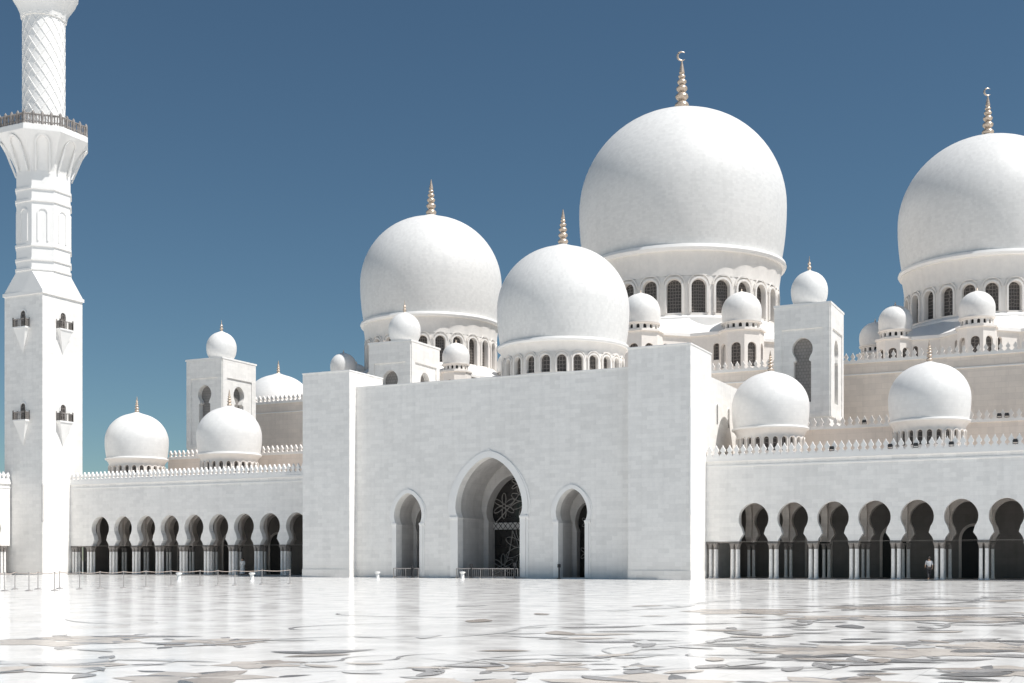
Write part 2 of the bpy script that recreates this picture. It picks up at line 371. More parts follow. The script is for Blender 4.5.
for (px, py, a, l, w_, k) in [(270, 652, 0, 1.5, .5, 'in_dark'), (300, 652, .3, 1.4, .5, 'in_grey'), (320, 651, 0, .8, .4, 'in_grey'), (745, 646, 0, 1.5, .55, 'in_grey'), (705, 644, .1, 1.3, .4, 'in_grey'),
                              (745, 659, .4, 1.2, .5, 'in_grey'), (775, 657, 0, .9, .5, 'in_dark'), (805, 642, .2, 1.3, .5, 'in_dark'), (840, 640, .1, 1.1, .4, 'in_dark'), (870, 644, .5, 1.4, .5, 'in_grey'),
                              (905, 643, .1, 1.3, .4, 'in_grey'), (940, 641, .2, 1.7, .5, 'in_grey'), (985, 641, .1, 1.5, .6, 'in_dark'), (950, 652, .3, 1.4, .7, 'in_dark'), (975, 656, .1, 1.6, .6, 'in_grey'),
                              (870, 662, .2, 1.3, .6, 'in_dark'), (915, 660, .1, 1.4, .4, 'in_grey'), (810, 661, .2, 1.1, .6, 'in_grey'), (825, 665, .1, .9, .5, 'in_dark'), (935, 672, .2, 1.2, .4, 'in_grey'),
                              (940, 676, .4, 1.3, .6, 'in_dark'), (880, 670, .1, 1.0, .3, 'in_grey'), (975, 670, -.1, 1.0, .4, 'in_grey'), (775, 668, 0, .8, .3, 'in_pale'), (620, 667, -.2, .7, .3, 'in_grey'),
                              (560, 628, .1, 2.4, .6, 'in_grey'), (590, 632, .1, 2.2, .5, 'in_grey'), (575, 642, .2, 1.5, .6, 'in_grey'), (620, 640, 0, 1.3, .3, 'in_grey'), (650, 625, .1, 2.5, .5, 'in_grey'),
                              (860, 605, .1, 3.5, 1.0, 'in_grey'), (905, 600, .1, 3.5, .8, 'in_grey'), (880, 617, .2, 3, .8, 'in_dark'), (940, 616, 0, 3, .8, 'in_grey'), (720, 610, 0, 3.0, .8, 'in_green'),
                              (800, 618, .3, 1.8, .5, 'in_grey'), (795, 634, .2, 1.0, .4, 'in_grey'), (790, 630, -.2, 1.0, .4, 'in_grey'), (90, 637, .1, 2.4, .5, 'in_grey'), (140, 643, 0, 1.6, .4, 'in_grey'),
                              (20, 664, .1, 1.6, .4, 'in_grey'), (110, 660, .05, 2.0, .3, 'in_pale'), (1000, 620, .1, 2.4, .7, 'in_grey'), (965, 593, .1, 4, .8, 'in_grey'), (700, 655, .1, 1.2, .25, 'in_pale')]:
    x, y = ground(px, py); leaf(k, x, y, a+TH+random.uniform(-.35, .35), l, w_, random.uniform(-.12, .12))
for args in [('in_grey', 392, 656, PI+.3, 2.2, 3.4, .07, 0, 1), ('in_grey', 446, 654, PI+.5, 2.4, 3.0, .07, 0, 2), ('in_pale', 300, 672, .5, 6, 2.2, .09, 4, 3, 'in_pale'), ('in_pale', 500, 660, .5, 7, 2.6, .09, 5, 4, 'in_pale'),
             ('in_grey', 610, 648, .5, 6, 2.4, .08, 5, 5), ('in_pale', 560, 612, .8, 16, 2, .22, 6, 6, 'in_pale'), ('in_grey', 700, 630, .6, 9, 2.2, .12, 6, 7), ('in_grey', 830, 632, .4, 9, 2.5, .12, 7, 8),
             ('in_grey', 760, 672, .4, 4, 2.5, .06, 5, 9), ('in_pale', 30, 650, .4, 8, 2.2, .14, 4, 10, 'in_pale'), ('in_pale', 700, 600, .5, 25, 2.1, .3, 8, 11, 'in_pale'), ('in_grey', 780, 606, .4, 22, 2.3, .22, 9, 12),
             ('in_pale', 380, 640, .8, 9, 2.1, .12, 4, 13, 'in_pale'), ('in_grey', 560, 676, .2, 3, 2.5, .05, 4, 14), ('in_grey', 930, 626, .5, 10, 2.3, .14, 7, 15), ('in_grey', 400, 678, .9, 2.6, 2.6, .05, 3, 16)]:
    vine(*args)
rd = random.Random(11)
for i in range(12):                                   # thin scrolling tendrils
    px, py = rd.uniform(0, 1024), 612+70*rd.random()**.7; x, y = ground(px, py); a = rd.random()*6.3; q = 1+(683-py)/45; pts = []
    n = 34; k0 = rd.uniform(.5, 1.1)*rd.choice((-1, 1)); L_ = rd.uniform(2.2, 4.5)*q
    for t in range(n):
        u = t/n; a += (k0*.5+k0*7*u**3)/n*2; x += L_/n*(1-.6*u)*math.cos(a); y += L_/n*(1-.6*u)*math.sin(a); pts.append((x, y))
    ribbon(rd.choice(('in_grey', 'in_grey', 'in_pale')), pts, .045*q)
rd = random.Random(5)
for i in range(55):                                   # small loose petals of the pattern
    px = rd.choice((rd.uniform(520, 1024), rd.uniform(650, 1024), rd.uniform(330, 1024))); py = 600+83*rd.random()**.8
    x, y = ground(px, py); s_ = .35+.35*rd.random(); s_ *= 1+(683-py)/60
    leaf(rd.choice(('in_grey', 'in_pale', 'in_beige', 'in_green', 'in_beige', 'in_dark')), x, y, rd.random()*6.3, s_*1.3, s_*.5, rd.uniform(-.1, .1))
for k, nm in (('in_beige', 'floor_inlay_beige'), ('in_grey', 'floor_inlay_grey'), ('in_dark', 'floor_inlay_dark'), ('in_pale', 'floor_inlay_pale'), ('in_green', 'floor_inlay_brown')):
    tag(IN[k].build(nm, M[k]), kind='structure')

# ------------------------------------------------------------------ domes, finials, windows
def dome_profile(Rd, z0, hk=1.62):
    H = hk*Rd; zm = .56*Rd; p = []
    for i in range(7):                                # lower belly, drawn in towards the rim
        t = i/6; p.append((Rd*(1-.055*(1-t)**2), z0+zm*t))
    n = 22
    for i in range(1, n+1):
        a = PI/2*i/n; r_ = Rd*math.cos(a)**.96 if i < n else .012*Rd; z_ = z0+zm+(H-zm)*math.sin(a)
        if i > n-4: z_ += .004*Rd*(i-n+4)**2
        p.append((max(r_, .012*Rd), z_))
    return p
def finial(parent, x, y, z, s, crescent=False):
    mb = MB(); prof = [(1.15*s, z-.3*s), (.85*s, z+.02*s), (.55*s, z+.2*s)]
    zz = z+.2*s
    for k, r_ in enumerate((.52, .47, .41, .34, .26)):
        for t in range(7):
            a = PI*t/6; prof.append((s*(r_*.5+r_*.5*math.sin(a)), zz+s*r_*1.36*(t+.3)/6.6))
        zz = prof[-1][1]
    prof += [(.2*s, zz+.1*s), (.09*s, zz+.7*s), (.03*s, zz+1.0*s)]
    mb.lathe(x, y, prof, 16); f = mb.build('finial', M['gold'], parent)
    if crescent:
        c = MB(); zc = zz+1.3*s; ro = .31*s; P = []
        for i in range(21):
            a = R(50)+R(265)*i/20; P.append((x+ro*math.cos(a)*CT, y+ro*math.cos(a)*ST, zc+ro*math.sin(a)))
        c.tube(P, lambda t: .02*s+.06*s*math.sin(PI*t), 8)
        if parent.parent is not None and parent.parent.parent is not None: c.build('finial_crescent', M['gold'], parent)
        else: c.build('crescent', M['gold'], parent)
    return zz

def drum(parent, x, y, Rd, Rdr, zb, zrim, N, wz0, wz1, wh, mdrum, rim_r=None, scallop=True):
    # windowed drum, flaring scalloped collar and rim; windows are the drum's children
    d = MB(); prof = round_arch(wh, wz0, wz1-wh, wh, 6); s_ = 2*PI*Rdr/N; ztop = wz1+.12*Rdr**.5
    T = min(.5, wh*.75); mld = MB()
    for i in range(N):
        mp = cyl(x, y, Rdr, 2*PI*(i+.5)/N)
        bay(d, mp, s_/2, s_/2, zb, ztop, prof, T, 2, back=False)
        moulding(mld, mp, round_arch(wh+.03, wz0, wz1-wh, wh+.03, 6), s_*.085, .045*Rdr**.6, 0)
        if scallop:                                    # projecting hood that catches the sun above each window
            hw = s_*.40; hz = wz1-wh*.75; ha = [(hw*math.cos(q), hz+hw*1.05*math.sin(q)) for q in [PI/2*k_/7 for k_ in range(7)]]+[(0, hz+hw*1.05)]
            moulding(mld, mp, ha, s_*.05, .05*Rdr**.5, 0)
    zc = ztop; H = zrim-zc
    p = []
    for i in range(9):
        t = i/8; p.append((Rdr+(Rd*.965-Rdr)*(t**1.7), zc+H*t))
    sc = (lambda a, z: 1+(.014*abs(math.sin(a*N/2))*max(0, 1-((z-zc)/H))**.8)) if scallop else None
    d.lathe(x, y, p, N*8, sc, cap=False)
    o = d.build('drum', mdrum, parent)
    mld.build('window_moulding', mdrum, o)
    for i in range(N):
        mp = cyl(x, y, Rdr, 2*PI*(i+.5)/N); wb = MB(); pane(wb, mp, prof, T*.92); wb.build('window', M['lattice'], o)
    return o
def big_dome(parent, x, y, Rd, zrim, fs, crescent=False, name='dome', hk=1.545):
    d = MB(); d.lathe(x, y, dome_profile(Rd, zrim+.02*Rd, hk-.02), 96); o = d.build(name, M['dome' if Rd > 5 else 'small_dome'], parent, 40, (x, y, zrim))
    r_ = MB(); r_.lathe(x, y, [(Rd*.94, zrim-.035*Rd), (Rd*.985, zrim-.03*Rd), (Rd*.998, zrim-.005*Rd), (Rd*.99, zrim+.022*Rd), (Rd*.95, zrim+.034*Rd)], 96)
    r_.build('rim', M['smooth'], o)
    finial(o, x, y, zrim+hk*Rd, fs, crescent)
    return o

# ------------------------------------------------------------------ columns
def column_proto(h, r, parent, x, y):
    """shaft with capital and base, origin at its foot"""
    c = MB(); c.lathe(x, y, [(r*1.05, .18), (r*1.08, .3), (r, .4), (r*.93, h-.5)], 14); o = c.build('column', M['shaft'], parent, 32, (x, y, 0))
    k = MB(); k.lathe(x, y, [(r*.95, h-.5), (r*1.15, h-.47), (r*1.05, h-.42), (r*1.25, h-.28), (r*1.6, h-.1), (r*1.75, h-.06)], 14)
    k.box(x-r*1.6, x+r*1.6, y-r*1.6, y+r*1.6, h-.06, h); k.build('capital', M['cap'], o)
    b = MB(); b.box(x-r*1.5, x+r*1.5, y-r*1.5, y+r*1.5, 0.0, .1); b.lathe(x, y, [(r*1.45, .1), (r*1.5, .14), (r*1.2, .19)], 14); b.build('base', M['shaft'], o)
    return o
def dup_column(src, parent, x, y):
    c = src.copy(); COL.objects.link(c); c.parent = parent; off = wloc(parent); c.location = (x-off.x, y-off.y, src.location.z)
    for k in [q for q in bpy.data.objects if q.parent == src]:
        e = k.copy(); COL.objects.link(e); e.parent = c
    return c

# ------------------------------------------------------------------ arcades
AY = 98.5; BAY = 3.2; LH = 3.12
ARCH = keyhole(1.2, LH, 3.72, .86, 1.24, 4.95, .06, 14, flare=True)
def small_dome(parent, x, y, z0, Rd=3.42):
    zr = 12.75
    drum(parent, x, y, Rd, Rd*.87, z0, zr-.1, 24, z0+.55, z0+1.72, .2, M['drum'], scallop=False)
    big_dome(parent, x, y, Rd, zr, .5, hk=1.5)
def arcade(name, label, mpf, u0, bays, n, uL, uR, depth, piers_extra, facing, loc, domes=(), ends=None):
    """mpf maps (u,h,d); bays start at u0; plain wall runs on to uL and uR"""
    root = thing(name, label, 'arcade', loc)
    top = 9.75
    wl = MB()
    if uL < u0: 
        for d in (0, .62): wl.quad(mpf(uL, LH, d), mpf(u0, LH, d), mpf(u0, top, d), mpf(uL, top, d))
        wl.quad(mpf(uL, LH, 0), mpf(uL, LH, .62), mpf(u0, LH, .62), mpf(u0, LH, 0))
    u1 = u0+BAY*n
    if uR > u1:
        for d in (0, .62): wl.quad(mpf(u1, LH, d), mpf(uR, LH, d), mpf(uR, top, d), mpf(u1, top, d))
        wl.quad(mpf(u1, LH, 0), mpf(u1, LH, .62), mpf(uR, LH, .62), mpf(uR, LH, 0))
    for i in range(n):
        uc = u0+BAY*(i+.5); m2 = (lambda uc: (lambda u, h, d: mpf(uc+u, h, d)))(uc)
        bay(wl, m2, BAY/2, BAY/2, LH, top, ARCH, .62)
        for sg in (-1, 1): wl.quad(m2(sg*1.2, LH, 0), m2(sg*1.6, LH, 0), m2(sg*1.6, LH, .62), m2(sg*1.2, LH, .62))
    wl.build('arcade_wall', M['wall'], root)
    # cornice, string course and parapet coping
    c = MB()
    def bar(a, b, z0, z1, proud, dp=.3):
        P = [mpf(u, z, d) for z in (z0, z1) for d in (-proud, dp) for u in (a, b)]
        c.add(P, [(0, 2, 3, 1), (4, 5, 7, 6), (0, 1, 5, 4), (2, 6, 7, 3), (0, 4, 6, 2), (1, 3, 7, 5)])
    bar(uL, uR, 9.30, 9.42, .05); bar(uL, uR, 9.75, 9.95, .13); bar(uL, uR, 9.95, 10.18, .06)
    c.build('cornice', M['smooth'], root)
    m = MB(); crenels(m, mpf, uL, uR, 10.18, .57, .88, .24, 0); m.build('crenellation', M['smooth'], root)
    rf = MB(); P = [mpf(u, z, d) for z in (9.62, 9.74) for d in (.62, depth) for u in (uL, uR)]
    rf.add(P, [(0, 2, 3, 1), (4, 5, 7, 6), (0, 1, 5, 4), (2, 6, 7, 3), (0, 4, 6, 2), (1, 3, 7, 5)]); rf.build('roof', M['inner'], root)
    # stone beam over the capitals
    piers = [u0+BAY*i for i in range(n+1)]
    for u in piers+list(piers_extra):
        lt = MB()
        P = [mpf(a, z, d) for z in (2.98, LH-.003) for d in (-.03, .65) for a in (u-.42, u+.42)]
        lt.add(P, [(0, 2, 3, 1), (4, 5, 7, 6), (0, 1, 5, 4), (2, 6, 7, 3), (0, 4, 6, 2), (1, 3, 7, 5)]); lt.build('impost', M['cap'], root)
    if uL < u0:
        lt = MB()
        P = [mpf(a, z, d) for z in (3.0, LH-.006) for d in (.02, .6) for a in (uL, u0)]
        lt.add(P, [(0, 2, 3, 1), (4, 5, 7, 6), (0, 1, 5, 4), (2, 6, 7, 3), (0, 4, 6, 2), (1, 3, 7, 5)])
        lt.build('lintel', M['cap'], root)
    # plinth step
    st = MB(); P = [mpf(a, z, d) for z in (.004, .10) for d in (-.45, depth) for a in (uL+.01, uR-.01)]
    st.add(P, [(0, 2, 3, 1), (4, 5, 7, 6), (0, 1, 5, 4), (2, 6, 7, 3), (0, 4, 6, 2), (1, 3, 7, 5)]); st.build('step', M['reveal'], root)
    src = None
    for u in piers+list(piers_extra):
        for d in (.1, .5):
            for e in (-.21, .21):
                x, y, _ = mpf(u+e, 0, d)
                if src is None: src = column_proto(2.98, .135, root, x, y); src.location.z = .0
                else: dup_column(src, root, x, y)
    # inner row of arches and the back wall with its doors
    iw = MB(); di = 4.9
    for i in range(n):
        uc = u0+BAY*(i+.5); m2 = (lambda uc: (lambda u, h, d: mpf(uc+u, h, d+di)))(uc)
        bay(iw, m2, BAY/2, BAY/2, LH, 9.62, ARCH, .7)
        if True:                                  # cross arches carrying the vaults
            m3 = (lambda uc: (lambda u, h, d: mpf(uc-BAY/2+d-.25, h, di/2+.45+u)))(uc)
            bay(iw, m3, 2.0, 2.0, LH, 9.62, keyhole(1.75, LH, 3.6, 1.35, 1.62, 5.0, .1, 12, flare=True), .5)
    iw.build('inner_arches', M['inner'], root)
    for u in piers:
        for e in (-.21, .21):
            x, y, _ = mpf(u+e, 0, di+.35); dup_column(src, root, x, y)
    if ends:
        ew = MB(); P = [mpf(a, z, d) for z in (0, 9.6) for d in (ends[2], depth) for a in ends[:2]]
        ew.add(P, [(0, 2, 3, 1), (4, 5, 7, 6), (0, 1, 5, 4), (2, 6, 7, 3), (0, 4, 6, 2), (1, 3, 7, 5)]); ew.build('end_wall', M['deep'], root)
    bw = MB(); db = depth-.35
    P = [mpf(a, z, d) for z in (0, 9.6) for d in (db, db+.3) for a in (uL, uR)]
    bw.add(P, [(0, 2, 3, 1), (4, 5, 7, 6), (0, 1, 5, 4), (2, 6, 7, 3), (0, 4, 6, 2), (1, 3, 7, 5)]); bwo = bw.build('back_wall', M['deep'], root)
    for i in range(0, n):
        uc = u0+BAY*(i+.5)
        m2 = (lambda uc: (lambda u, h, d: mpf(uc+u, h, db-.02+d)))(uc)
        if i % 2 == 1:
            dr = MB(); pane(dr, m2, round_arch(.95, .12, 3.3, 1.1), -.01); mo = MB(); moulding(mo, m2, round_arch(.98, .12, 3.3, 1.12), .22, .1, 0)
            o = dr.build('doorway', M['black'], root); mo.build('door_moulding', M['inner'], o)
    for (x, y, q) in domes: small_dome(root, x, y, 10.2, q)
    return root

arcade('arcade', 'long white arcade of keyhole arches right of the entrance block, carrying two domes', plane_y(AY), -27.9, BAY, 10, -30.3, 6, 10.2, (-29.75,), 'y', (-12, AY, 0), [(-26.3, 104, 3.27), (-13.3, 104, 3.2)])
arcade('arcade', 'long white arcade of keyhole arches between minaret and entrance block, carrying two domes', plane_y(AY), -99.0, BAY, 9, -101.75, -67.9, 10.2, (-101.15, -99.0-BAY*.0+.0001)[:1], 'y', (-85, AY, 0), [(-97.4, 104, 3.42), (-84.5, 104, 3.42)], (-101.9, -101.2, 2.0))
arcade('arcade', 'sunlit arcade wing cut off by the left edge of the photo, left of the minaret', plane_x(-106.3), 61.6, BAY, 10, 60, 94.5, 10.2, (), 'x', (-106.3, 80, 0), (), (94.0, 94.4, 1.2))

# second-tier wall behind the arcade roofs
def tier(name, label, x0, x1, y, z1, loc):
    root = thing(name, label, 'wall', loc)
    b = MB(); b.box(x0, x1, y, y+1.0, 0, z1); b.build('wall_body', M['cream'], root)
    c = MB(); c.box(x0-.06, x1+.06, y-.1, y+1.06, z1, z1+.22); c.build('coping', M['smooth'], root)
    m = MB(); crenels(m, plane_y(y-.02), x0, x1, z1+.22, .62, .8, .25); m.build('crenellation', M['drum'], root)
tier('gallery_wall', 'cream crenellated wall just above the right arcade roof, behind its two domes', -30.2, 4, 109.0, 13.1, (-13, 109, 0))
#tier
tier('gallery_wall', 'cream crenellated wall just above the left arcade roof, behind its two domes', -97.4, -68, 109.0, 13.1, (-83, 109, 0))

# ------------------------------------------------------------------ entrance block
root = thing('entrance_block', 'massive white marble entrance block with three arched doorways and a dome behind its parapet', 'building', (-49.1, 98, 0))
PX0, PX1, PX2, PX3 = -68.0, -62.8, -35.6, -30.3; PY = 94.3; WY = 95.4; PH = 18.9
for (a, b, z) in ((PX0, PX1, 18.95), (PX2, PX3, PH)):
    p = MB(); p.box(a, b, PY, 100, 0, z); pl = p.build('pylon', M['wall'], root)
    q = MB(); q.box(a-.05, b+.05, PY-.05, 100.05, z, z+.1); q.build('coping', M['smooth'], pl)
    q = MB(); q.box(a-.04, b+.04, PY-.04, 100.04, .0, .75); q.build('plinth', M['wall'], pl)
for a in (PX2-.12, PX3+.01):                         # slim engaged corner shafts
    q = MB(); q.lathe(a, PY-.02 if a > -33 else WY-.1, [(.1, 5.2), (.13, 5.4), (.1, 5.6), (.1, 13.4), (.14, 13.7), (.1, 13.9)], 12); q.build('corner_shaft', M['smooth'], root)
wl = MB(); top = 17.5; SM = keyhole(1.28, .1, 4.85, 1.26, 1.44, 5.55, .48, 16); BG = keyhole(3.08, .1, 5.4, 3.06, 3.25, 6.3, .0, 4)
def pointed(w, h0, hs, h1, bulge=1.04, n=14):
    p = [(w, h0), (w, hs-.15), (w+.05, hs)]
    for i in range(1, n+1):
        t = i/n; a = PI/2*t
        ww = w*bulge*math.cos(a)**.9 if i < n else 0
        if t < .35: ww = w*(1+(bulge-1)*math.sin(PI*t/.35/2)) * (1 - .10*t*t/.1225)
        else:
            s = (t-.35)/.65; ww = w*bulge*.9/1.0*(1-s**1.75)*1.0 if i < n else 0
        p.append((ww, hs+(h1-hs)*t))
    return p
def horseshoe(wj, h0, hn, wmax, hc, h1, n=14):
    p = [(wj, h0), (wj, hn-.12), (wj*.985, hn)]; a0 = math.acos(min(1, wj*.985/wmax))
    for i in range(1, 7): a = a0*(1-i/6); p.append((wmax*math.cos(a), hn+(hc-hn)*i/6))
    for i in range(1, n+1):
        t = math.sin(PI/2*i/n); p.append((wmax*max(0, 1-t**1.85)**.60 if i < n else 0, hc+(h1-hc)*(t if i < n else 1.0)))
    return p
BG = horseshoe(3.05, .1, 5.35, 3.28, 6.3, 10.6); BGI = horseshoe(2.5, .1, 5.1, 2.72, 5.9, 9.3); SM = horseshoe(1.22, .1, 4.8, 1.45, 5.65, 7.65)
for (x0, x1, xc, pf) in ((PX1, -53.3, -57.2, SM), (-53.3, -44.9, -49.0, BG), (-44.9, PX2, -41.1, SM)):
    mp = plane_y(WY, xc); T = 4.8 if pf is BG else 2.4
    fr = MB(); bay(wl, mp, xc-x0, x1-xc, 0, top, pf, .9, back=False)
wo = wl.build('front_wall', M['wall'], root)
for (xc, pf, wd) in ((-57.2, SM, .34), (-49.0, BG, .55), (-41.1, SM, .34)):
    mo = MB(); moulding(mo, plane_y(WY, xc), pf, wd, .09); moulding(mo, plane_y(WY, xc), [(w_+wd*1.05, h) if w_ > 0 else (w_, h+wd*1.05) for w_, h in pf], wd*.35, .05)
    bigm = pf is BG; hs = 5.25 if bigm else 4.75; w0 = pf[0][0]
    for sg in (-1, 1):
        a, b = sorted((xc+sg*(w0-.02), xc+sg*(w0+wd*1.5))); mo.box(a, b, WY-.16, WY+.05, hs, hs+.2)
    mo.build('doorway_moulding', M['smooth'], wo)
q = MB(); q.box(PX1, PX2, WY-.03, WY+1.5, top, top+.1); q.build('coping', M['smooth'], wo)
# porches: tunnel through the wall, inner arch, glazed doors
def tunnel(mb, xc, pf, y0, y1):
    mp = plane_y(0, xc)
    for sg in (-1, 1):
        for (w0, a), (w1, b) in zip(pf, pf[1:]): mb.quad(mp(sg*w0, a, y0), mp(sg*w0, a, y1), mp(sg*w1, b, y1), mp(sg*w1, b, y0))
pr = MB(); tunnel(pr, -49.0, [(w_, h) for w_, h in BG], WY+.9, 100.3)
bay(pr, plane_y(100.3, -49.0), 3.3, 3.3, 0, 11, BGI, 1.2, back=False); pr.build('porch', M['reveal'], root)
mo = MB(); moulding(mo, plane_y(100.3, -49.0), BGI, .3, .1); mo.build('inner_moulding', M['reveal'], root)
dr = MB(); pane(dr, plane_y(101.5, -49.0), BGI, 0); dro = dr.build('glass_door', M['dark'], root)
gr = MB()
def rose(mb, xc, y, zc, r_, n=8, th=.045):
    for k in range(n):
        a = 2*PI*k/n+PI/n; c, s = math.cos(a), math.sin(a); P = []
        for i in range(16):
            t = 2*PI*i/16; u = r_*(.56+.42*math.cos(t)); v = r_*.17*math.sin(t)
            P.append((xc+u*c-v*s, y, zc+u*s+v*c))
        mb.tube(P, th, 5, True)
    mb.tube([(xc+r_*.14*math.cos(2*PI*i/10), y, zc+r_*.14*math.sin(2*PI*i/10)) for i in range(10)], th, 5, True)
rose(gr, -48.3, 101.42, 2.75, 2.2); rose(gr, -50.6, 101.42, 1.0, 1.2, 6); rose(gr, -46.9, 101.42, 5.9, 0.9, 6)
rose(gr, -48.2, 101.42, 7.0, 1.7); rose(gr, -50.5, 101.42, 6.6, 1.2, 6); rose(gr, -49.0, 101.42, 8.6, .8, 6)
for (a, b) in (((-50.9, .1), (-49.6, 4.3)), ((-49.6, 4.3), (-48.6, .3)), ((-51.3, 5.1), (-48.2, 8.8)), ((-47.4, 5.1), (-48.6, 8.9)), ((-46.6, .3), (-47.7, 4.3))):
    x0, z0 = a; x1, z1 = b; gr.tube([(x0+(x1-x0)*i/8+.25*math.sin(PI*i/8), 101.4, z0+(z1-z0)*i/8) for i in range(9)], .05, 5)
gr.build('floral_grille', M['grille'], dro)
tr = MB(); tr.box(-51.5, -46.5, 101.25, 101.38, 4.42, 5.05); tr.build('transom', M['reveal'], dro)
tr = MB()
for i in range(11): tr.tube([(-51.5+.5*i, 101.2, 4.42), (-51.0+.5*i if i < 10 else -46.5, 101.2, 5.05)], .03, 4)
for i in range(1, 11): tr.tube([(-51.5+.5*i, 101.2, 4.42), (-52.0+.5*i, 101.2, 5.05)], .03, 4)
tr.build('transom_lattice', M['black'], dro)
for xc in (-57.2, -41.1):
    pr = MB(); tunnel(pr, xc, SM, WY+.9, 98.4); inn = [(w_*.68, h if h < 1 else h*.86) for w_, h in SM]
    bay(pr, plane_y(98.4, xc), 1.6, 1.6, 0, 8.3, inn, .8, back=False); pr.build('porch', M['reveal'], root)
    dr = MB(); pane(dr, plane_y(99.15, xc), inn, 0); o = dr.build('inner_door', M['dark'], root)
    gr = MB(); rose(gr, xc, 99.1, 2.2, .85, 6, .03); rose(gr, xc, 99.1, 4.9, .7, 6, .03); gr.build('floral_grille', M['grille'], o)
# rear mass with slit windows on its right side, roof
b = MB(); b.box(PX0+.3, -52.6, 100.001, 102.0, 0, 17.0); b.box(-45.4, PX3-.001, 100.001, 102.0, 0, 17.0); b.box(-52.599, -45.401, 100.301, 102.0, 11.0, 17.0); b.box(PX0+.3, PX3-.003, 102.0, 121.9, 9.0, 17.0); b.box(PX0+.3, PX3-.003, 102.2, 121.9, 0, 9.0)
b.box(PX1+.002, PX2-.002, WY+.95, 100, 11.2, 16.9)
for (a, c_) in ((PX1+.002, -58.9), (-55.5, -52.5), (-45.5, -42.9), (-39.3, PX2-.002)): b.box(a, c_, WY+.92, 100, 0, 11.2)
b.box(-58.9, -55.5, 99.25, 100, 0, 11.2); b.box(-42.9, -39.3, 99.25, 100, 0, 11.2); b.box(-58.9, -55.5, WY+.92, 99.25, 8.6, 11.2); b.box(-42.9, -39.3, WY+.92, 99.25, 8.6, 11.2)
b.build('rear_mass', M['wall'], root)
for y in (101.6, 105.1, 108.6):
    m_ = MB(); mp = plane_x(PX3+.012, y); pane(m_, mp, round_arch(.17, 13.2, 14.7, .17, 5), 0, 0); o = m_.build('slit_window', M['lattice'], root)
    m2 = MB(); moulding(m2, plane_x(PX3+.0, y), round_arch(.2, 13.2, 14.7, .2, 5), .1, .05); m2.build('window_moulding', M['smooth'], o)
b = MB(); b.lathe(-49.2, 112, [(6.7, 17), (6.7, 18.2), (6.2, 18.6), (6.05, 18.9)], 96); b.build('dome_base', M['drum'], root)
drum(root, -49.2, 112, 6.6, 6.0, 18.9, 22.4, 24, 19.5, 21.15, .45, M['drum'])
big_dome(root, -49.2, 112, 6.6, 22.6, 1.0)

# ------------------------------------------------------------------ prayer hall
root = thing('prayer_hall', 'broad cream crenellated prayer hall behind the arcades, below the great domes', 'building', (-49, 122, 0))
b = MB(); b.box(-98, 0, 122, 186, 0, 20.75); b.build('hall_wall', M['cream'], root)
c = MB(); c.box(-98.1, .1, 121.88, 123, 20.75, 21.0); c.box(-.9, .1, 123, 186, 20.75, 21.0); c.box(-98.05, .05, 121.93, 122, 19.6, 19.72); c.build('cornice', M['smooth'], root)
m = MB(); crenels(m, plane_y(121.95), -98, 0, 21.0, .64, .8, .28); crenels(m, plane_x(.05), 122, 186, 21.0, .64, .8, .28); m.build('crenellation', M['drum'], root)
# low dome at the left end of its roof
big_dome(root, -97.6, 130, 4.6, 18.6, .5)

